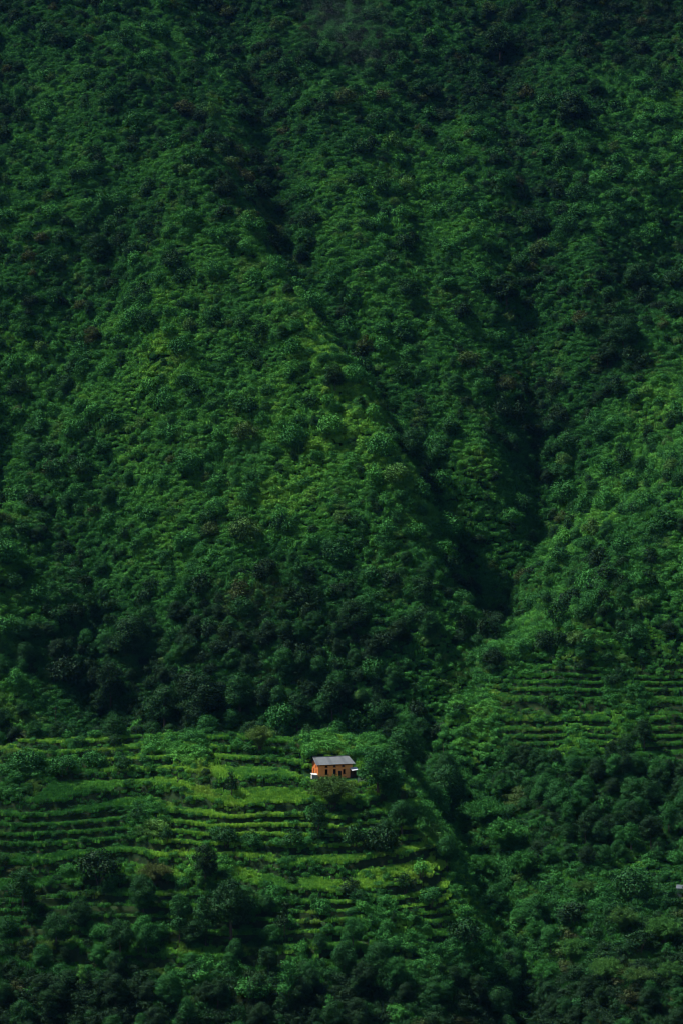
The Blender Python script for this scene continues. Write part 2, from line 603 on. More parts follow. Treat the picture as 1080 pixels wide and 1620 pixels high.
def tuft(seed, r=0.75, h=0.75, n=70, width=0.055, droop=0.5):
    rng = np.random.default_rng(seed)
    a = rng.uniform(0, 6.28, n)
    q = np.sqrt(rng.uniform(0, 1, n)) * r
    base = np.stack([q * np.cos(a), q * np.sin(a), np.full(n, -0.15)], 1)
    d = rng.uniform(0, 6.28, n)
    hh = h * rng.uniform(0.55, 1.1, n)
    o = droop * hh * rng.uniform(0.3, 1.0, n)
    dirv = np.stack([np.cos(d), np.sin(d), np.zeros(n)], 1)
    sidev = np.stack([-np.sin(d), np.cos(d), np.zeros(n)], 1) * width
    up = np.array([0, 0, 1.0])
    m = base + dirv * (o * 0.35)[:, None] + up * (hh * 0.65 + 0.15)[:, None]
    t = base + dirv * o[:, None] + up * (hh + 0.1)[:, None]
    V = np.stack([base - sidev, base + sidev, m + sidev * 0.8, m - sidev * 0.8, t], 1).reshape(-1, 3)
    i = np.arange(n) * 5
    Fc = np.concatenate([np.stack([i, i + 1, i + 2], 1), np.stack([i, i + 2, i + 3], 1), np.stack([i + 3, i + 2, i + 4], 1)])
    tone = np.clip(rng.normal(0.5, 0.2, n), 0, 1)
    return mesh_np("grass", V, Fc, M['blade'], False, {"tone": ('POINT', np.repeat(tone, 5))})

BROAD = [broad_tree(100 + i, w=w, h=h, base=b, nl=n) for i, (w, h, b, n) in enumerate([(3.0, 7.5, 1.6, 12), (2.6, 8.5, 2.2, 12), (3.4, 7.0, 1.2, 14), (2.2, 7.5, 2.0, 10), (3.1, 8.2, 1.4, 13)])]
SLIM = [slim_tree(200 + i, h) for i, h in enumerate((5.5, 6.5, 7.2, 5.0))]
SHRUB = [shrub(300 + i, w, h, n) for i, (w, h, n) in enumerate([(1.55, 2.7, 7), (1.8, 2.5, 8), (1.3, 3.0, 6), (2.0, 2.9, 9), (1.6, 2.2, 7)])]
FEATH = [feathery(400 + i, w, h) for i, (w, h) in enumerate([(3.0, 4.2), (2.6, 4.6), (3.3, 3.8)])]
SCRUB = [scrub(500 + i, w, h) for i, (w, h) in enumerate([(0.85, 1.3), (1.0, 1.1), (0.7, 1.5), (1.05, 1.4), (0.95, 1.0), (0.8, 1.25)])]
TUFT = [tuft(600 + i, h=h, droop=d) for i, (h, d) in enumerate([(0.75, 0.5), (0.65, 0.7), (0.9, 0.4), (0.7, 0.6)])]
CROP = [tuft(650 + i, r=0.7, h=h, n=90, width=0.06, droop=0.3) for i, h in enumerate((0.85, 0.95, 0.75))]

# ------------------------------------------------------------------ stuff: scattered growth with one point cloud each
def scatter(name, label, protos, P, scl, tint, dry=None, seed=1, tilt=0.12):
    rng = np.random.default_rng(seed)
    n = len(P)
    pc = bpy.data.collections.new(name + "_kinds")
    for i, me in enumerate(protos):
        pc.objects.link(bpy.data.objects.new("%s_kind.%03d" % (name, i), me))
    me = bpy.data.meshes.new(name)
    me.vertices.add(n)
    me.vertices.foreach_set("co", np.asarray(P, np.float32).ravel())
    def put(an, typ, vals, key):
        a = me.attributes.new(an, typ, 'POINT')
        a.data.foreach_set(key, np.asarray(vals).ravel())
    put("variant", 'INT', rng.integers(0, len(protos), n).astype(np.int32), "value")
    rot = np.stack([rng.normal(0, tilt, n), rng.normal(0, tilt, n), rng.uniform(0, 6.283, n)], 1)
    put("turn", 'FLOAT_VECTOR', rot.astype(np.float32), "vector")
    put("size", 'FLOAT_VECTOR', np.asarray(scl, np.float32), "vector")
    put("tint", 'FLOAT', np.asarray(tint, np.float32), "value")
    put("dry", 'FLOAT', np.asarray(dry if dry is not None else np.zeros(n), np.float32), "value")
    me.update()
    o = link(bpy.data.objects.new(name, me))
    o["kind"] = "stuff"
    o["label"] = label
    g = bpy.data.node_groups.new(name + "_growth", 'GeometryNodeTree')
    g.interface.new_socket("Geometry", in_out='INPUT', socket_type='NodeSocketGeometry')
    g.interface.new_socket("Geometry", in_out='OUTPUT', socket_type='NodeSocketGeometry')
    N, L = g.nodes, g.links
    gi, go = N.new('NodeGroupInput'), N.new('NodeGroupOutput')
    ci = N.new('GeometryNodeCollectionInfo')
    ci.inputs['Collection'].default_value = pc
    ci.inputs['Separate Children'].default_value = True
    ci.inputs['Reset Children'].default_value = True
    ip = N.new('GeometryNodeInstanceOnPoints')
    ip.inputs['Pick Instance'].default_value = True
    def attr(an, typ):
        a = N.new('GeometryNodeInputNamedAttribute')
        a.data_type = typ
        a.inputs['Name'].default_value = an
        return a.outputs['Attribute']
    e2r = N.new('FunctionNodeEulerToRotation')
    L.new(attr("turn", 'FLOAT_VECTOR'), e2r.inputs[0])
    L.new(gi.outputs[0], ip.inputs['Points'])
    L.new(ci.outputs[0], ip.inputs['Instance'])
    L.new(attr("variant", 'INT'), ip.inputs['Instance Index'])
    L.new(e2r.outputs[0], ip.inputs['Rotation'])
    L.new(attr("size", 'FLOAT_VECTOR'), ip.inputs['Scale'])
    L.new(ip.outputs[0], go.inputs[0])
    md = o.modifiers.new("growth", 'NODES')
    md.node_group = g
    return o

def candidates(dens, y0, y1, seed, xpad=130):
    """jittered plan points inside the (widened) view"""
    rng = np.random.default_rng(seed)
    s = 1 / math.sqrt(dens)
    w = (540 + xpad) / F * y1
    xs, ys = np.meshgrid(np.arange(-w, w, s), np.arange(y0, y1, s))
    x = (xs + rng.uniform(-0.5, 0.5, xs.shape) * s * 1.5).ravel()
    y = (ys + rng.uniform(-0.5, 0.5, ys.shape) * s * 1.5).ravel()
    k = np.abs(x) < (540 + xpad) / F * y
    x, y = x[k], y[k]
    z, m, lv = height(x, y, True)
    u, v = to_px(x, y, z)
    k = (v > -130) & (v < 1760)
    return x[k], y[k], z[k], m[k], u[k], v[k], rng

def blob(u, v, cu, cv, ru, rv):
    return np.exp(-(((u - cu) / ru) ** 2 + ((v - cv) / rv) ** 2))

def gully_near(x, Y):
    g = np.zeros(np.shape(x))
    for pts, d, w in GULLY_W[:4]:
        dist, _ = poly_dist(x, Y, pts)
        g = np.maximum(g, np.clip(1 - dist / (w * 0.62), 0, 1))
    return g

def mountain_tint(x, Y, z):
    """growth colour: vignette painted in high up, darker gullies, ridge light painted yellow-green"""
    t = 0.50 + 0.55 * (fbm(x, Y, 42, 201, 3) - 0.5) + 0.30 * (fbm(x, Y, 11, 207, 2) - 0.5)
    t = t - 0.18 * gully_near(x, Y) - 0.12 * smooth(60, 230, z)  # darker with height as a painted vignette
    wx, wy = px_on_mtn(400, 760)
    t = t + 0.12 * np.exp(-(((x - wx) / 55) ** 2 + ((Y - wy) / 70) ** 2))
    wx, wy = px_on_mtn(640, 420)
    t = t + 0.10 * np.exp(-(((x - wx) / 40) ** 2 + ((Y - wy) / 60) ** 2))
    for a, b, rx, ry, g in ((260, 520, 34, 50, 0.14), (500, 640, 12, 16, 0.2), (840, 985, 9, 14, 0.24), (1040, 740, 16, 30, 0.14), (60, 1125, 12, 10, 0.25), (725, 1090, 10, 10, 0.12), (450, 900, 16, 14, 0.16)):  # light on the ridges painted as yellow-green patches, real meadows among them
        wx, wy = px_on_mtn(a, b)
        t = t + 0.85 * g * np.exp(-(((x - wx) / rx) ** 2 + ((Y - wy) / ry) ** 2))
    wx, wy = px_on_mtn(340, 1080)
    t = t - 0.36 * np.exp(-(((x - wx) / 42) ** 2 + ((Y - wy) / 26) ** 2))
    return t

def lower_tint(x, Y, u, v):
    t = 0.5 + 0.4 * (fbm(x, Y, 18, 301, 2) - 0.5)
    t = t + 0.22 * smooth(60, -20, np.abs(x + 30) - 40) * smooth(1150, 1190, v) * smooth(1450, 1350, v)  # glow of light on the spur painted as a brighter tint
    t = t - 0.34 * smooth(1520, 1600, v) - 0.16 * smooth(560, 620, u) * smooth(1340, 1300, v) * smooth(1180, 1210, v)  # vignette along the bottom edge painted as a darker tint
    t = t - 0.14 * smooth(25, 60, x) * smooth(1180, 1220, v) - 0.22 * smooth(300, 180, u) * smooth(1180, 1230, v) + 0.3 * (fbm(x, Y, 6, 311, 2) - 0.5)
    return t

WET = lambda x, Y: poly_dist(x, Y, RAVINE)[0]

# 1 - the low scrub blanket over the mountain and the rough parts of the foot
x, y, z, m, u, v, rng = candidates(1.5, 372, 985, 21)
low = y < 560
steep = np.hypot(height(x + 1.0, y) - height(x - 1.0, y), height(x, y + 1.0) - height(x, y - 1.0)) / 2.0
per_area = np.clip(0.36 * np.sqrt(1 + steep ** 2), 0, 1)
weedy = np.where(steep > 0.9, 0.26, 0.12 * smooth(0.54, 0.68, fbm(x, y, 8, 515, 2)) + 0.012)
keep = np.where(low, rng.uniform(size=len(x)) < np.where(m < 0.4, 0.8 * per_area * np.where(u > 820, 0.55, 1.0), weedy), rng.uniform(size=len(x)) < per_area)
x, y, z, m, u, v = (a[keep] for a in (x, y, z, m, u, v))
keep = house_pad(x, y) < 0.2
x, y, z, m, u, v = (a[keep] for a in (x, y, z, m, u, v))
s = np.random.default_rng(5).lognormal(0.0, 0.42, len(x)) * (0.95 + 0.8 * (fbm(x, y, 17, 91, 2) - 0.35))
s = np.clip(s, 0.4, 1.7) * np.where(y > 545, 0.85, np.where(m > 0.4, 0.62, 1.0))
t = np.where(y < 545, lower_tint(x, y, u, v) - 0.08 - 0.22 * (m > 0.4) - 0.14 * smooth(1460, 1560, v) - 0.10 * smooth(800, 860, u), mountain_tint(x, y, z) + 0.06)  # scrub colour also carries painted vignette low in the view
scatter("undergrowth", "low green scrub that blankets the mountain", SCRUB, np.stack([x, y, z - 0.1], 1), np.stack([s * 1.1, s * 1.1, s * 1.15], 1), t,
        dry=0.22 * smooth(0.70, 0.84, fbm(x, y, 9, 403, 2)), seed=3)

# 2 - grass between, on ridges, on the terraces
x, y, z, m, u, v, rng = candidates(1.2, 372, 625, 22)
meadow = np.maximum.reduce([blob(u, v, 60, 1125, 75, 45), blob(u, v, 715, 1095, 55, 50), blob(u, v, 900, 1110, 220, 80), 0.8 * blob(u, v, 930, 1430, 150, 60), blob(u, v, 700, 1430, 90, 110)])
gg = np.abs(height(x, y + 0.35) - height(x, y - 0.35)) / 0.7
keep = ((gg < 0.5) | (m < 0.3) | (rng.uniform(size=len(x)) < 0.42)) & ((m > 0.25) | (meadow > 0.35) | ((y < 545) & (rng.uniform(size=len(x)) < 0.35)) | ((fbm(x, y, 13, 88, 2) > 0.52 - 0.06 * (u > 820)) & (y < 560))) & (house_pad(x, y) < 0.7)
x, y, z, m, u, v = (a[keep] for a in (x, y, z, m, u, v))
rz = height(x, y - 0.7)                                  # steep just in front: a terrace lip or riser
s = np.random.default_rng(6).uniform(0.7, 1.25, len(x))
t = lower_tint(x, y, u, v) + 0.20 - 0.10 * smooth(1500, 1570, v) + 0.14 * blob(u, v, 690, 1430, 100, 110) - 0.20 * (np.abs(height(x, y + 0.35) - height(x, y - 0.35)) > 0.4) * (m > 0.3)  # grass tint lowered at the bottom to paint in the vignette
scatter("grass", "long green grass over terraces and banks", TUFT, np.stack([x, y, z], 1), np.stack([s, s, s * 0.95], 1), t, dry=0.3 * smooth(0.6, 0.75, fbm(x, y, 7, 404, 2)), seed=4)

# 2b - the mat of herbs and ferns between the mountain bushes
x, y, z, m, u, v, rng = candidates(0.85, 560, 985, 25)
keep = rng.uniform(size=len(x)) < 0.55 + 0.45 * smooth(0.35, 0.6, fbm(x, y, 15, 640, 2))
x, y, z, u, v = (a[keep] for a in (x, y, z, u, v))
s = np.random.default_rng(16).lognormal(0.25, 0.25, len(x))
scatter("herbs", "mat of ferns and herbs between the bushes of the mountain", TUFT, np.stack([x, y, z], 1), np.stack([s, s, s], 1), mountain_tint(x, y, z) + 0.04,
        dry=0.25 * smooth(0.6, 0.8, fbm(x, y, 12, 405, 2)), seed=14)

# 3 - planted strips on the terrace treads
x, y, z, m, u, v, rng = candidates(2.6, 400, 575, 23)
gx = np.abs(height(x, y + 0.35) - height(x, y - 0.35)) / 0.7
field = np.maximum.reduce([blob(u, v, 395, 1300, 120, 40), 0.95 * blob(u, v, 540, 1395, 110, 42), 0.85 * blob(u, v, 640, 1485, 140, 40), 0.8 * blob(u, v, 90, 1310, 190, 70),
                           0.9 * blob(u, v, 300, 1185, 110, 22), 1.0 * blob(u, v, 950, 1125, 230, 62), 0.6 * blob(u, v, 450, 1230, 120, 40), 0.5 * blob(u, v, 420, 1450, 90, 40)])
keep = (m > 0.5) & (gx < 0.45) & (field + 0.35 * (vnoise(x, y, 9, 71) - 0.5) > 0.30) & (house_pad(x, y) < 0.2)
x, y, z, u, v, field = (a[keep] for a in (x, y, z, u, v, field))
s = np.random.default_rng(8).uniform(0.75, 1.15, len(x))
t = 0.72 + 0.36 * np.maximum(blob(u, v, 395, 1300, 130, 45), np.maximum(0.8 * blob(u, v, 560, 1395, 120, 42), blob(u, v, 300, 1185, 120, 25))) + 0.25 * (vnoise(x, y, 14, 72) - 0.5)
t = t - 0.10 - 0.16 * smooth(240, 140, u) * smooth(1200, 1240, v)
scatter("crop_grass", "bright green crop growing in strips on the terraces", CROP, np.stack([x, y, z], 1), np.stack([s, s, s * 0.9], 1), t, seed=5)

# ------------------------------------------------------------------ trees and shrubs
NUM = ["no", "one", "two", "three", "four", "five", "six", "seven", "eight", "nine", "ten", "eleven", "twelve", "thirteen", "fourteen", "fifteen", "sixteen", "seventeen", "eighteen", "nineteen", "twenty", "twenty-one", "twenty-two"]
def num(h):                       # h in half units
    if h == 1:
        return "half"
    return NUM[h // 2] + ("-and-a-half" if h % 2 else "")
HOUSE_PX = (523, 1208)
_said = {}
def place_phrase(u, v):
    a, b = round((u - HOUSE_PX[0]) / 30), round((HOUSE_PX[1] - v) / 30)
    parts = []
    if a:
        parts.append("%s house-lengths %s" % (num(abs(a)), "right of" if a > 0 else "left of"))
    if b:
        parts.append("%s%s %s" % (num(abs(b)), "" if a else " house-lengths", "above" if b > 0 else "below"))
    return (" and ".join(parts) if parts else "beside") + " the orange house"

def tint_word(t):
    return "blackish green" if t < 0.14 else "dark green" if t < 0.34 else "mid green" if t < 0.6 else "bright green"

KINDS = {   # kind: (prototypes, name, category, part names, shape word, nominal height, nominal width)
    'broad': (BROAD, "broadleaf_tree", "tree", ("crown", "trunk"), "broad", 7.8, 6.4),
    'slim': (SLIM, "slender_tree", "tree", ("crown", "trunk"), "slender", 6.0, 2.6),
    'shrub': (SHRUB, "shrub", "shrub", ("foliage", "stems"), "rounded", 2.7, 3.6),
    'feath': (FEATH, "feathery_bush", "bush", ("foliage", "stems"), "feathery arching", 4.2, 5.4),
}
def plant(kind, pos, scl, tint, label=None, group=None, dry=0.0, rz=None, variant=None):
    protos, name, cat, pn, shape, nh, nw = KINDS[kind]
    big, thin = protos[random.randrange(len(protos)) if variant is None else variant]
    if label is None:
        u, v = to_px(pos[0], pos[1], pos[2] + 0.5 * nh * scl)
        size = "small" if scl * nh < 3.2 else "tall" if scl * nh > 8.5 else "mid-sized"
        label = "%s %s %s %s, %s" % (size, tint_word(tint), shape, cat, place_phrase(u, v))
    key = label.lower()
    if key in _said:
        return None
    _said[key] = 1
    root = empty(name, pos, random.uniform(0, 6.28) if rz is None else rz)
    root.scale = (scl, scl, scl * random.uniform(0.92, 1.1))
    tag(root, label, cat, group)
    for nm, me in zip(pn, (big, thin)):
        o = link(bpy.data.objects.new(nm, me), root)
        o["tint"] = float(tint)
        o["dry"] = float(dry)
    return root

def at_px(kind, px, py_base, w_px, tint, label=None, group=None, dry=0.0, variant=None, h_px=None):
    """a plant rooted where the sight line through its foot meets the ground; w_px is its width in the photo"""
    x, Y, z = ground_at(px, py_base)
    nw, nh = KINDS[kind][6], KINDS[kind][5]
    scl = w_px * Y / F / nw
    if h_px:
        scl = 0.5 * (scl + h_px * Y / F / nh)
    return plant(kind, (x, Y, z - 0.1), scl, tint, label, group, dry, variant=variant)

G_T = "shrubs and trees on the terraced spur"
# --- named landmarks of the spur (photo x, photo y of the foot, width in photo pixels)
LAND = [
    ('feath', 527, 1276, 84, 0.42, "big brownish green feathery bush right in front of the orange house", 0.22, 0, 46),
    ('broad', 598, 1258, 62, 0.16, "large dark tree standing against the ravine end of the orange house", 0, 0, 92),
    ('broad', 640, 1222, 70, 0.26, "wide dusky tree behind the large dark tree beside the house", 0, 2, 70),
    ('shrub', 620, 1262, 50, 0.30, "glossy dark shrub at the foot of the tree beside the house", 0, 1, 30),
    ('broad', 705, 1284, 66, 0.16, "big round dark tree at the head of the ravine", 0, 2, 66),
    ('feath', 412, 1186, 54, 0.55, "pale yellowish feathery bush on the ridge uphill of the house", 0.35, 1, 38),
    ('shrub', 218, 1164, 30, 0.72, "small bright bush standing up on the crest of the spur", 0, 0, 26),
    ('shrub', 183, 1186, 30, 0.10, "dark shrub next to the bright bush on the spur crest", 0, 2, 30),
    ('shrub', 196, 1219, 28, 0.08, "nearly black shrub at the end of the lit upper terrace", 0, 0, 26),
    ('shrub', 72, 1190, 34, 0.14, "low dark shrub on the crest near the thin dark pole", 0, 4, 18),
    ('shrub', 125, 1186, 30, 0.20, "low dark mound of shrub between the crest and the pole", 0, 1, 16),
    ('shrub', 42, 1222, 60, 0.24, "wide leafy thicket on the upper spur, end of its row", 0, 3, 32),
    ('shrub', 100, 1228, 56, 0.24, "wide leafy thicket on the upper spur beside its twin", 0, 1, 34),
    ('shrub', 150, 1218, 44, 0.34, "lighter leafy thicket on the upper spur above the long terraces", 0, 3, 26),
    ('shrub', 222, 1302, 30, 0.08, "round black-green shrub alone on the middle terraces", 0, 0, 28),
    ('shrub', 264, 1334, 26, 0.06, "small black-green shrub just downhill of the round one on the terraces", 0, 2, 28),
    ('slim', 367, 1262, 22, 0.10, "slim dark sapling alone on the grassy slope beside the house", 0, 0, 40),
    ('shrub', 358, 1340, 36, 0.12, "dark round shrub under the two brightest terrace strips", 0, 3, 30),
    ('shrub', 462, 1342, 36, 0.10, "dark shrub at the end of the two brightest terrace strips", 0, 0, 32),
    ('broad', 503, 1330, 44, 0.12, "dark spreading tree below the feathery bush, in front of the house", 0, 3, 66),
    ('shrub', 400, 1345, 40, 0.22, "mid-height thicket between two dark shrubs below the bright strips", 0, 1, 24),
    ('broad', 325, 1404, 46, 0.04, "black-green tree with a dense crown on the lower spur", 0, 1, 66),
    ('shrub', 157, 1398, 66, 0.05, "large black shrub on the lower left terraces", 0, 3, 46),
    ('shrub', 130, 1385, 30, 0.62, "small pale shrub hugging the large black shrub", 0, 2, 24),
    ('feath', 246, 1400, 46, 0.24, "brownish feathery bush beside the large black shrub", 0.4, 2, 40),
    ('broad', 36, 1450, 44, 0.05, "tall dark tree at the photo's edge below the long terraces", 0, 1, 76),
    ('broad', 366, 1490, 58, 0.05, "tall broad dark tree with drooping crown on the lower spur", 0, 0, 104),
    ('slim', 284, 1496, 30, 0.16, "slender leafy tree with dark foot, beside its twin", 0, 1, 72),
    ('slim', 325, 1500, 30, 0.22, "slender leafy tree between its twin and the tall broad tree", 0, 2, 66),
    ('slim', 450, 1490, 28, 0.06, "slender black-green tree on the lower terraces", 0, 0, 52),
    ('shrub', 432, 1438, 40, 0.46, "light green rounded shrub beside the tall broad dark tree", 0, 0, 36),
    ('shrub', 690, 1272, 44, 0.34, "leafy shrub on the lip of the ravine", 0, 1, 28),
    ('broad', 635, 1320, 40, 0.14, "dark tree rooted on the ravine rim below the house", 0, 4, 56),
    ('shrub', 600, 1350, 60, 0.10, "wide dark thicket at the end of the middle bright terrace", 0, 3, 36),
    ('shrub', 560, 1340, 50, 0.12, "dark thicket just above the middle bright terrace", 0, 0, 32),
    ('broad', 705, 1372, 40, 0.16, "dark tree clinging to the ravine edge of the spur", 0, 2, 48),
    ('feath', 762, 1396, 66, 0.50, "light fronded bush leaning over the ravine", 0, 0, 36),
    ('feath', 800, 1352, 84, 0.50, "bright fronded thicket filling the upper ravine", 0, 1, 50),
    ('feath', 768, 1310, 74, 0.52, "bright arching thicket at the top of the ravine", 0, 2, 46),
    ('feath', 832, 1390, 66, 0.46, "fronded thicket beside the dark ravine mouth", 0, 0, 46),
    ('slim', 586, 1470, 16, 0.10, "tiny thin-stemmed tree on the lower terrace strip", 0, 3, 26),
    ('slim', 622, 1472, 16, 0.10, "second tiny thin-stemmed tree on the lower terrace strip", 0, 0, 26),
    ('slim', 657, 1466, 15, 0.12, "third tiny thin-stemmed tree on the lower terrace strip", 0, 1, 28),
    ('shrub', 735, 1500, 66, 0.08, "long dark shrub at the end of the lowest terrace strip", 0, 3, 34),
    ('shrub', 680, 1440, 44, 0.20, "rounded dark shrub above the lower terrace strip", 0, 1, 32),
    ('shrub', 570, 1434, 40, 0.08, "dark shrub on the bank under the middle bright terrace", 0, 4, 24),
    ('shrub', 640, 1412, 40, 0.08, "dark shrub touching the end of the middle bright terrace", 0, 2, 26),
    ('shrub', 665, 1392, 36, 0.56, "bright rounded shrub beside the middle bright terrace", 0, 2, 30),
    ('broad', 1018, 1190, 34, 0.04, "dark pointed tree standing up before the far terraces", 0, 3, 60),
    ('broad', 990, 1215, 44, 0.06, "dark tree leaning beside the pointed one below the far terraces", 0, 1, 44),
    ('shrub', 870, 1120, 26, 0.12, "dark shrub among the far terraces on the opposite flank", 0, 0, 22),
    ('shrub', 968, 1085, 28, 0.10, "dark round shrub above the far terraces", 0, 1, 24),
    ('broad', 560, 1010, 60, 0.10, "dark tree in the gully belt straight above the house", 0, 0, 54),
    ('broad', 210, 1050, 70, 0.05, "huge black-green tree at the mouth of the gully beyond the spur", 0, 2, 66),
    ('broad', 320, 1160, 80, 0.05, "wide black-green tree right behind the lit upper terrace", 0, 4, 74),
    ('broad', 260, 1160, 66, 0.04, "black-green tree behind the spur crest next to the bright bush", 0, 0, 66),
    ('broad', 380, 1130, 60, 0.18, "dusky tree behind the pale yellowish bush", 0, 2, 56),
    ('broad', 470, 1158, 46, 0.12, "dark tree just behind the slope above the house", 0, 1, 62),
    ('broad', 525, 1150, 60, 0.14, "dark spreading tree on the skyline of the slope above the house", 0, 3, 70),
    ('broad', 175, 1125, 60, 0.06, "black-green tree in the gully behind the crest, near the pole", 0, 1, 60),
    ('broad', 145, 985, 40, 0.06, "black tree deep in the gully above the thin dark pole", 0, 3, 46),
    ('broad', 650, 738, 60, 0.08, "big dark tree in the notch beneath the central ridge", 0, 2, 46),
    ('broad', 530, 625, 36, 0.08, "dark tall tree at the head of the central ridge notch", 0, 1, 52),
    ('broad', 800, 490, 50, 0.07, "big dark tree in the main gully high on the mountain", 0, 0, 54),
    ('broad', 985, 555, 56, 0.05, "wide dark tree in the far upper flank gully", 0, 2, 52),
    ('broad', 1005, 465, 46, 0.05, "dark tree above its neighbour in the upper flank gully", 0, 0, 50),
    ('broad', 960, 590, 40, 0.08, "smaller dark tree beside the flank gully", 0, 4, 40),
    ('broad', 850, 385, 44, 0.08, "dark tree where two upper gullies meet", 0, 1, 40),
    ('broad', 905, 200, 56, 0.05, "very dark tree high in the upper gully", 0, 2, 50),
    ('broad', 790, 100, 64, 0.05, "very dark wide tree near the top of the mountain gully", 0, 0, 50),
    ('broad', 490, 110, 44, 0.10, "dark tree near the mist wisp at the top", 0, 3, 36),
    ('broad', 155, 425, 46, 0.06, "dark tree alone on the upper slope, terrace side", 0, 2, 40),
    ('broad', 146, 560, 32, 0.12, "dark brownish tree on the open slope below the lone dark one", 0.2, 1, 36),
    ('slim', 325, 1572, 34, 0.56, "pale leafy small tree low on the dark valley foot", 0, 1, 46),
    ('shrub', 402, 1582, 40, 0.44, "bright bushy treetop on the dark valley foot", 0, 3, 44),
    ('slim', 456, 1596, 32, 0.46, "light green slender tree standing out of the dark foot", 0, 2, 56),
    ('slim', 130, 1566, 24, 0.66, "tiny pale yellowish tree in the dark corner", 0.1, 3, 30),
    ('shrub', 626, 1612, 42, 0.62, "bright green bush near the bottom of the spur", 0, 1, 26),
    ('slim', 522, 1612, 20, 0.42, "thin pale tree at the very bottom of the spur", 0, 0, 44),
    ('shrub', 60, 1580, 44, 0.50, "low bright bush in the corner of the valley foot", 0, 4, 22),
    ('broad', 600, 1545, 44, 0.16, "dark tree under the lowest terrace strip", 0, 2, 52),
    ('broad', 545, 1540, 40, 0.10, "black-green tree below the middle of the lower terraces", 0, 0, 56),
    ('broad', 190, 1520, 46, 0.08, "dark tree below the open grass of the lower spur", 0, 4, 60),
    ('broad', 90, 1500, 44, 0.06, "dark bushy tree near the edge below the black shrub", 0, 0, 54),
    ('feath', 1050, 1492, 60, 0.50, "light feathery bush near the edge below the pale hut", 0.1, 0, 44),
    ('feath', 985, 1478, 50, 0.36, "brownish feathery bush on the slope beyond the ravine", 0.15, 1, 38),
    ('feath', 905, 1520, 52, 0.46, "light arching bush on the slope beyond the ravine mouth", 0.1, 2, 40),
    ('feath', 850, 1495, 46, 0.40, "small arching bush on the ravine lip, far side", 0, 1, 36),
    ('feath', 960, 1555, 56, 0.44, "arching bush low on the far slope beside its brown twin", 0.15, 0, 40),
    ('feath', 1010, 1560, 50, 0.36, "brown-green arching bush low on the far slope", 0.2, 2, 36),
    ('feath', 865, 1560, 54, 0.48, "bright arching bush at the bottom of the far slope", 0, 0, 38),
    ('feath', 1062, 1560, 46, 0.42, "arching bush in the bottom corner of the far slope", 0.1, 1, 36),
    ('feath', 925, 1420, 46, 0.40, "low feathery bush near the scrap of white cloth", 0.15, 2, 28),
    ('shrub', 1000, 1425, 60, 0.08, "dark shrub on the far slope beside the pale hut", 0, 3, 44),
    ('shrub', 905, 1462, 56, 0.08, "dark round shrub in the middle of the far slope", 0, 1, 40),
    ('shrub', 1010, 1510, 50, 0.05, "blackish shrub between feathery bushes on the far slope", 0, 0, 44),
]
for kind, px, py, w, t, lab, dry, var, hp in LAND:
    at_px(kind, px, py, w, t, lab, None, dry, var, hp)

# --- trees of the mountain, the gully belt, the ravine and the valley foot
def try_many(kind, pts, sizes, tints, group, cap):
    done = 0
    rest = []
    for (px_, py_, pz_), s_, t_ in zip(pts, sizes, tints):
        if done < cap:
            if plant(kind, (float(px_), float(py_), float(pz_) - 0.1), float(s_), float(np.clip(t_, 0, 1)), None, group) is not None:
                done += 1
                continue
        rest.append((px_, py_, pz_, s_, t_))
    return rest

# the belt behind the spur and the dark wood below the far terraces, the valley foot
x, y, z, m, u, v, rng = candidates(0.035, 372, 600, 31, 40)
belt = (y > 506) & (u < 700) & (v > 985) & (v < 1290)
wood = (u > 770) & (v > 1208) & (v < 1375)
foot = ((v > 1495) & (u < 800) & ((u < 600) | (v > 1560))) | ((v > 1420) & (u < 470) & (fbm(x, y, 14, 620, 2) > 0.45))
ravw = (WET(x, y) < 8) & (v > 1230)
dens = 0.95 * belt * smooth(0.30, 0.5, fbm(x, y, 20, 61, 2)) + 0.9 * wood + 0.42 * foot + 0.5 * (v > 1560) + 0.6 * ravw
clear = np.maximum(blob(u, v, 60, 1120, 80, 48), blob(u, v, 715, 1095, 55, 50)) > 0.3
keep = ~clear & (rng.uniform(size=len(x)) < dens) & (u > -30) & (u < 1110) & (house_pad(x, y) < 0.02) & ~((np.abs(u - 540) < 75) & (v > 1150) & (v < 1300)) & ~((u > 725) & (u < 850) & (v > 1265) & (v < 1430))
px_, py_, pz_, uu, vv = x[keep], y[keep], z[keep], u[keep], v[keep]
sz = rng.uniform(0.62, 1.1, len(px_)) * np.where(vv > 1490, 0.86, 1.0)
tt = np.clip(0.20 + 0.34 * (rng.uniform(size=len(px_)) - 0.4) - 0.10 * (uu > 770) * (vv < 1400) - 0.16 * (py_ > 506) * (uu < 640) - 0.22 * smooth(1510, 1575, vv), 0.0, 0.6)  # leaf tint of the foot trees darkened downward as painted vignette
order = np.argsort(-sz / py_)
rest_a = try_many('broad', np.stack([px_, py_, pz_], 1)[order], sz[order], tt[order], "trees of the valley and the gully belt", 130)

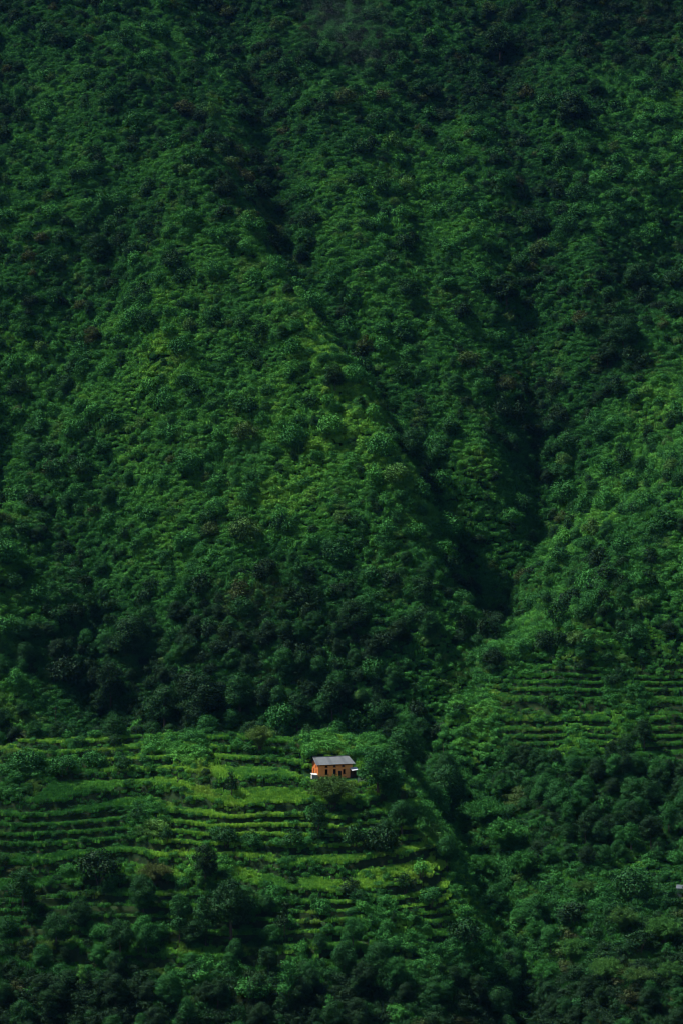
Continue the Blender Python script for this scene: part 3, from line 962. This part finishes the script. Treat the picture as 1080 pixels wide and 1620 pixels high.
x, y, z, m, u, v, rng = candidates(0.02, 560, 980, 32, 60)
g = gully_near(x, y)
keep = rng.uniform(size=len(x)) < 0.20 + 0.55 * g + 0.3 * smooth(120, 220, z)
px_, py_, pz_, uu, vv, g = x[keep], y[keep], z[keep], u[keep], v[keep], g[keep]
sz = np.clip(rng.lognormal(-0.55, 0.26, len(px_)), 0.35, 1.15)
tt = np.clip(0.16 + 0.2 * (rng.uniform(size=len(px_)) - 0.35) - 0.08 * g, 0.02, 0.5)
inside = (uu > -10) & (uu < 1090) & (vv > -5)
order = np.argsort(-(sz / py_) * inside)
P3 = np.stack([px_, py_, pz_], 1)[order]
rest_b = try_many('broad', P3, sz[order], tt[order], "dark trees scattered over the mountain", 125)
rest = np.array(rest_a + rest_b)
if len(rest):
    scatter("forest", "trees scattered over the far mountain slopes", [b[0] for b in BROAD], rest[:, :3] - [0, 0, 0.4], np.repeat(rest[:, 3:4], 3, 1), rest[:, 4], seed=9, tilt=0.04)

# shrubs: the mountain's larger bushes (stuff) and the counted ones near the spur
x, y, z, m, u, v, rng = candidates(0.10, 545, 985, 33)
sz = np.clip(rng.lognormal(-0.22, 0.34, len(x)), 0.4, 1.6)
sz = sz * (0.62 + 0.85 * fbm(x, y, 26, 911, 2))
sz = np.where(rng.uniform(size=len(x)) < 0.12, rng.uniform(1.2, 2.6, len(x)), sz)
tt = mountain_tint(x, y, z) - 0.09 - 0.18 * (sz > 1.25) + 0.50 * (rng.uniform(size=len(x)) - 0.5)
kp = np.maximum(blob(u, v, 60, 1125, 70, 38), blob(u, v, 715, 1095, 50, 45)) < 0.4
kp &= ~((m > 0.3) & (rng.uniform(size=len(x)) < 0.8))
x, y, z, sz, tt = (a[kp] for a in (x, y, z, sz, tt))
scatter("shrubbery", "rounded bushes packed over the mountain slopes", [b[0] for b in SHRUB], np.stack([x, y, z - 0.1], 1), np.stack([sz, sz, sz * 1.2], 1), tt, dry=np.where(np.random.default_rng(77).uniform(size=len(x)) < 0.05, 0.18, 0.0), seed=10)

x, y, z, m, u, v, rng = candidates(0.07, 380, 560, 34, 20)
keep = (house_pad(x, y) < 0.02) & (u > -15) & (u < 1095) & (v > 1040) & (v < 1660)
open_field = np.maximum.reduce([blob(u, v, 395, 1295, 120, 34), blob(u, v, 540, 1395, 110, 36), blob(u, v, 640, 1485, 120, 30), 1.2 * blob(u, v, 110, 1300, 230, 85), blob(u, v, 300, 1185, 120, 30), 1.2 * blob(u, v, 950, 1125, 240, 70), 1.1 * blob(u, v, 400, 1250, 130, 60), blob(u, v, 60, 1120, 80, 45), blob(u, v, 715, 1095, 50, 45), 1.2 * blob(u, v, 690, 1430, 95, 100), 0.8 * blob(u, v, 200, 1450, 110, 40)])
keep &= rng.uniform(size=len(x)) > open_field * 1.15
keep &= ~((u > 455) & (u < 590) & (v > 1185) & (v < 1262))
px_, py_, pz_, uu, vv = (a[keep] for a in (x, y, z, u, v))
sz = np.clip(rng.lognormal(-0.28, 0.32, len(px_)), 0.35, 1.5)
tt = np.clip(0.24 + 0.5 * (rng.uniform(size=len(px_)) - 0.45) - 0.24 * smooth(1440, 1560, vv) - 0.06 * (uu > 820), 0.03, 0.8)  # lowest shrubs tinted darker, a vignette put into their colour
order = np.argsort(-sz / py_)
rest = np.array(try_many('shrub', np.stack([px_, py_, pz_], 1)[order], sz[order], tt[order], "shrubs of the spur and the valley slopes", 260))
if len(rest):
    scatter("bush_growth", "small bushes between the terraces", [b[0] for b in SHRUB], rest[:, :3] - [0, 0, 0.1], np.repeat(rest[:, 3:4], 3, 1), rest[:, 4], seed=12)

# ------------------------------------------------------------------ the house
HX, HY = -2.4, 484.0
HZ0 = -67.7
house = empty("house", (HX, HY, HZ0), math.radians(19))
tag(house, "small orange clay house with grey sheet roof, the only house on the spur", "house")
L2, D2, WH, RH = 4.5, 2.5, 3.75, 1.45              # half length, half depth, wall height, roof rise
def wall_with_holes(name, mat, width, z0, z1, holes, place, depth=0.28):
    """front sheet cut round rectangular holes, with reveals; place maps (a, d, z) to local xyz"""
    xs = sorted({-width, width, *[h[0] for h in holes], *[h[1] for h in holes]})
    zs = sorted({z0, z1, *[h[2] for h in holes], *[h[3] for h in holes]})
    mb = MB()
    for a0, a1 in zip(xs[:-1], xs[1:]):
        for b0, b1 in zip(zs[:-1], zs[1:]):
            ca, cb = (a0 + a1) / 2, (b0 + b1) / 2
            if any(h[0] < ca < h[1] and h[2] < cb < h[3] for h in holes):
                continue
            mb.poly([place(a0, 0, b0), place(a1, 0, b0), place(a1, 0, b1), place(a0, 0, b1)])
    for h0, h1, h2, h3 in holes:
        for (p, q) in (((h0, h2), (h1, h2)), ((h1, h2), (h1, h3)), ((h1, h3), (h0, h3)), ((h0, h3), (h0, h2))):
            mb.poly([place(p[0], 0, p[1]), place(q[0], 0, q[1]), place(q[0], depth, q[1]), place(p[0], depth, p[1])])
    return mb.build(name, mat, house)

front_holes = [(-2.65, -2.05, 2.95, 3.42), (-0.45, 0.15, 2.95, 3.42), (1.80, 2.40, 2.95, 3.42),
               (-2.70, -1.98, 1.15, 2.45), (-0.50, 0.22, 1.15, 2.40), (2.05, 2.75, 1.15, 2.30), (0.85, 1.65, 0.0, 1.9)]
gable_holes = [(-1.45, -1.0, 1.1, 2.35), (0.75, 1.2, 1.35, 2.35), (0.55, 1.05, 2.95, 3.40)]
fplace = lambda a, d, z: (a, -D2 + d, z)
gplace = lambda a, d, z: (-L2 + d, -a, z)
wf = wall_with_holes("front_wall", M['clay'], L2, -0.6, WH, front_holes, fplace)
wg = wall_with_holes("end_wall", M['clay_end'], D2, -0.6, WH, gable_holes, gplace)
MB().box(L2 - 0.02, L2, -D2, D2, -0.6, WH).build("end_wall", M['clay'], house)
MB().box(-L2, L2, D2 - 0.02, D2, -0.6, WH).build("back_wall", M['clay'], house)
MB().box(2.62, L2 + 0.02, -D2 - 0.03, -D2 - 0.004, -0.5, WH).build("plaster_panel", M['clay_top'], house)
for s in (-1, 1):                                   # gable triangles
    mb = MB()
    xg = s * (L2 - 0.003)
    mb.poly([(xg, -D2, WH), (xg, D2, WH), (xg, 0, WH + RH - 0.1)])
    mb.poly([(xg - s * 0.2, -D2, WH), (xg - s * 0.2, 0, WH + RH - 0.1), (xg - s * 0.2, D2, WH)])
    gt = mb.build("gable", M['clay_brown'], house)
    if s < 0:
        MB().box(-L2 - 0.05, -L2 + 0.1, -0.33, 0.33, WH + 0.25, WH + 0.85).build("attic_window", M['dark'], gt)
MB().box(-L2 + 0.3, L2 - 0.1, -D2 + 0.3, D2 - 0.1, -0.5, WH - 0.1).build("interior", M['dark'], house)

def opening(place, h0, h1, z0, z1, door=False):
    w = MB()
    fr = 0.09
    def bar(a0, a1, b0, b1, d0=-0.03, d1=0.14):
        p = [place(a, d, b) for d in (d0, d1) for a, b in ((a0, b0), (a1, b0), (a1, b1), (a0, b1))]
        b = len(w.v)
        w.v += p
        w.f += [tuple(b + i for i in q) for q in ((0, 1, 2, 3), (4, 7, 6, 5), (0, 4, 5, 1), (1, 5, 6, 2), (2, 6, 7, 3), (3, 7, 4, 0))]
    bar(h0, h0 + fr, z0, z1); bar(h1 - fr, h1, z0, z1); bar(h0 + fr, h1 - fr, z1 - fr, z1); bar(h0 + fr, h1 - fr, z0, z0 + fr)
    f = w.build("door" if door else "window", M['timber'], house)
    w = MB()
    if door:
        bar(h0 + fr, h1 - fr, z0 + fr, z1 - fr, 0.07, 0.11)
        w.build("door_leaf", M['timber'], f)
    else:
        mid = (h0 + h1) / 2
        bar(mid - 0.03, mid + 0.03, z0 + fr, z1 - fr, 0.02, 0.08)
        w.build("mullion", M['timber'], f)
        w = MB()
        bar(h0 - 0.12, h1 + 0.12, z0 - 0.10, z0 - 0.01, -0.10, -0.005)
        w.build("sill", M['timber'], f)
for h in front_holes:
    opening(fplace, *h, door=h[2] < 0.5)
for h in gable_holes:
    opening(gplace, *h)

roof = empty("roof", (0, 0, 0))
roof.parent = house
OV, OE = 0.62, 0.75                                # overhang at eaves, at the ends
def roof_sheet(x0, x1, rx0, rx1, s):
    n = 6
    mb = MB()
    ez = WH + 0.10 - OV * RH / D2 * 0.55
    top, bot = [], []
    for i in range(2 * n + 1):
        t = i / (2 * n)
        lift = 0.035 * (i % 2)
        bot.append((x0 + (x1 - x0) * t, s * (D2 + OV), ez + lift))
        top.append((rx0 + (rx1 - rx0) * t, s * 0.03, WH + RH + 0.08 + lift))
    for i in range(2 * n):
        q = [bot[i], bot[i + 1], top[i + 1], top[i]]
        mb.poly(q if s < 0 else q[::-1])
        q2 = [(p[0], p[1], p[2] - 0.03) for p in q]
        mb.poly(q2[::-1] if s < 0 else q2)
    return mb
NS = 11
xe = np.linspace(-L2 - OE, L2 + OE, NS + 1)
xr = np.linspace(-L2 - OE + 0.05, L2 + OE - 0.75, NS + 1)
for s in (-1, 1):
    for i in range(NS):
        o = roof_sheet(xe[i] + 0.01, xe[i + 1] - 0.005, xr[i] + 0.01, xr[i + 1] - 0.005, s).build("roof_sheet", M['tin'] if (i * 7 + (s > 0)) % 4 else M['tin_old'], roof)
        o.location.z = 0.012 * (i % 2)
MB().tube([(xr[0], 0, WH + RH + 0.12), (xr[-1], 0, WH + RH + 0.12)], [0.10, 0.10], 8).build("ridge_cap", M['tin_old'], roof)
for s in (-1, 1):
    MB().tube([(-L2 - OE + 0.1, s * (D2 + OV - 0.12), WH - 0.30), (L2 + OE - 0.1, s * (D2 + OV - 0.12), WH - 0.30)], [0.06, 0.06], 6).build("eaves_beam", M['timber'], roof)

# lean-to with a white sheet roof against the ravine end
p = (HX + 5.6, HY - 1.6, HZ0)
shed = empty("lean_to_shed", p, math.radians(24))
tag(shed, "little lean-to with a white sheet roof at the ravine end of the house", "shed")
mb = MB(); mb.box(-0.95, 0.95, -0.75, 0.75, 0, 0.05)
o = mb.build("white_roof", M['white_tin'], shed); o.location = (0, 0, 2.35); o.rotation_euler = (math.radians(22), math.radians(-4), 0)
for sx in (-0.8, 0.8):
    for sy in (-0.6, 0.6):
        MB().tube([(sx, sy, -0.6), (sx, sy, 2.3 + sy * 0.36)], [0.06, 0.05], 6).build("post", M['timber'], shed)
MB().box(-0.8, 0.8, 0.55, 0.6, 0, 2.2).build("back_panel", M['timber'], shed)

# low pen with pale sheet roof at the terrace end
x, Y = HX - 4.35, HY - 3.4
pen = empty("low_pen", (x, Y, HZ0 + 0.2), math.radians(20))
tag(pen, "low pen under a pale sheet by the terrace end of the house", "pen")
o = MB().box(-1.0, 1.0, -0.55, 0.55, 0, 0.05).build("sheet_roof", M['white_tin'], pen); o.location = (0, 0, 1.05); o.rotation_euler = (math.radians(16), math.radians(6), 0)
o = MB().box(-0.7, 0.5, -0.4, 0.4, 0, 0.04).build("second_sheet", M['tin'], pen); o.location = (-0.1, -0.35, 0.85); o.rotation_euler = (math.radians(14), math.radians(-5), 0.2)
MB().box(-0.85, 0.85, -0.45, 0.45, -0.8, 0.85).build("stone_base", M['stone'], pen)

# pale board fence by the tree
fx0, fy0, fz0 = ground_at(573, 1240)
fence = empty("board_fence", (fx0, fy0, fz0), math.radians(8))
tag(fence, "short fence of grey upright boards at the foot of the dark tree", "fence")
for i in range(9):
    h = 1.5 + 0.25 * math.sin(i * 2.1)
    o = MB().box(-0.09, 0.09, -0.015, 0.015, -0.4, h).build("board", M['pale_wood'], fence)
    o.location = (-1.1 + i * 0.26, 0.02 * (i % 2), 0)
    o.rotation_euler = (0, math.radians(3 * math.sin(i * 3.7)), 0)
MB().box(-1.2, 1.15, 0.04, 0.08, 0.9, 0.98).build("rail", M['timber'], fence)

def pole(px, py, h, r, mat, label, cross=False):
    x, Y, z = ground_at(px, py)
    o = empty("pole", (x, Y, z))
    tag(o, label, "pole")
    MB().tube([(0, 0, -0.6), (0.02 * h, 0, h * 0.5), (0, 0.01 * h, h)], [r, r * 0.85, r * 0.6], 7).build("shaft", mat, o)
    MB().tube([(0, 0.01 * h, h), (0, 0.01 * h, h + 0.08)], [r * 0.9, r * 0.7], 7).build("cap", mat, o)
    if cross:
        MB().box(-0.6, 0.6, -0.05, 0.05, h - 0.7, h - 0.58).build("crossarm", mat, o)
    return o
pole(519, 1166, 2.2, 0.11, M['pale_wood'], "pale stake standing in the grass above the house roof")
pole(88, 1163, 8.0, 0.09, M['timber'], "thin dark pole rising behind the crest of the spur", True)
pole(700, 1222, 7.5, 0.06, M['grey_wood'], "thin pale pole among the trees at the ravine head")
pole(909, 1392, 1.6, 0.06, M['pale_wood'], "short stake carrying a scrap of white cloth beyond the ravine")
x, Y, z = ground_at(909, 1392)
mb = MB()
for i in range(5):
    t0, t1 = i / 5, (i + 1) / 5
    f = lambda t, zz: (0.08 + 0.5 * t, 0.08 * math.sin(5 * t + zz), zz - 0.25 * t)
    mb.poly([f(t0, 0.9), f(t1, 0.9), f(t1, 1.55), f(t0, 1.55)])
o = mb.build("cloth_scrap", M['cloth']); o.location = (x, Y, z)
tag(o, "scrap of white cloth tied to the short stake", "cloth")

x, Y, z = ground_at(1082, 1418)
hut = empty("hut", (x, Y, z), math.radians(-20))
tag(hut, "pale sheet-roofed hut half hidden in leaves at the photo's edge", "hut")
MB().box(-1.6, 1.6, -1.1, 1.1, -0.8, 1.9).build("wall", M['stone'], hut)
rf = empty("roof", (0, 0, 0)); rf.parent = hut
for s in (-1, 1):
    for i in range(4):
        o = MB().box(-0.47, 0.47, -0.8, 0.8, 0, 0.03).build("roof_sheet", M['tin'], rf)
        o.location = (-1.44 + i * 0.96, s * 0.72, 2.12)
        o.rotation_euler = (-s * math.radians(24), 0, 0)
MB().box(-0.4, 0.4, -1.13, -1.103, -0.4, 1.4).build("door", M['timber'], hut)
for px, w, t in ((1052, 30, 0.1), (1084, 26, 0.15)):
    at_px('shrub', px, 1420, w, t, "shrub screening the pale hut at the photo's edge" if px < 1060 else "shrub at the outer corner of the pale hut")

# ------------------------------------------------------------------ the air
HAZE = 0.000009
mb = MB()
mb.box(-400, 400, -30, 1080, -190, 480)
hz = mb.build("haze", None if False else M['dark'])
hz.data.materials.clear()
m, n, l = new_mat("haze")
out = n.new("ShaderNodeOutputMaterial")
pv = n.new("ShaderNodeVolumePrincipled")
pv.inputs['Color'].default_value = (0.09, 0.26, 0.72, 1)
pv.inputs['Density'].default_value = HAZE
l.new(pv.outputs[0], out.inputs['Volume'])
hz.data.materials.append(m)
if HAZE == 0:
    bpy.data.objects.remove(hz)
else:
    hz["kind"] = "stuff"
    hz["label"] = "thin damp air over the valley"

# faint wisp of mist against the top of the slope, three thin overlapping puffs
m, n, l = new_mat("mist")
out = n.new("ShaderNodeOutputMaterial")
pv = n.new("ShaderNodeVolumePrincipled")
pv.inputs['Color'].default_value = (0.80, 0.88, 0.95, 1)
pv.inputs['Density'].default_value = 0.0002
l.new(pv.outputs[0], out.inputs['Volume'])
wx, wy = px_on_mtn(556, 45)
mist = empty("mist", (wx, wy - 16, float(height(wx, wy - 16)) + 6))
mist["kind"] = "stuff"
mist["label"] = "faint wisp of mist against the top of the slope"
import bmesh
for dx, dz, rx, ry, rz in ((-2, 2, 18, 9, 26), (8, -14, 20, 9, 16), (-10, 20, 14, 8, 18)):
    bm = bmesh.new()
    bmesh.ops.create_icosphere(bm, subdivisions=3, radius=1.0)
    for vtx in bm.verts:
        c = vtx.co
        k = 1 + 0.22 * math.sin(3.1 * c.x + 2 * c.z + dx) + 0.15 * math.sin(5 * c.z + 4 * c.y)
        vtx.co = (c.x * rx * k, c.y * ry, c.z * rz * k)
    me = bpy.data.meshes.new("puff")
    bm.to_mesh(me)
    bm.free()
    me.materials.append(m)
    o = link(bpy.data.objects.new("puff", me), mist)
    o.location = (dx, 0.9 * dz * 0.8, dz)
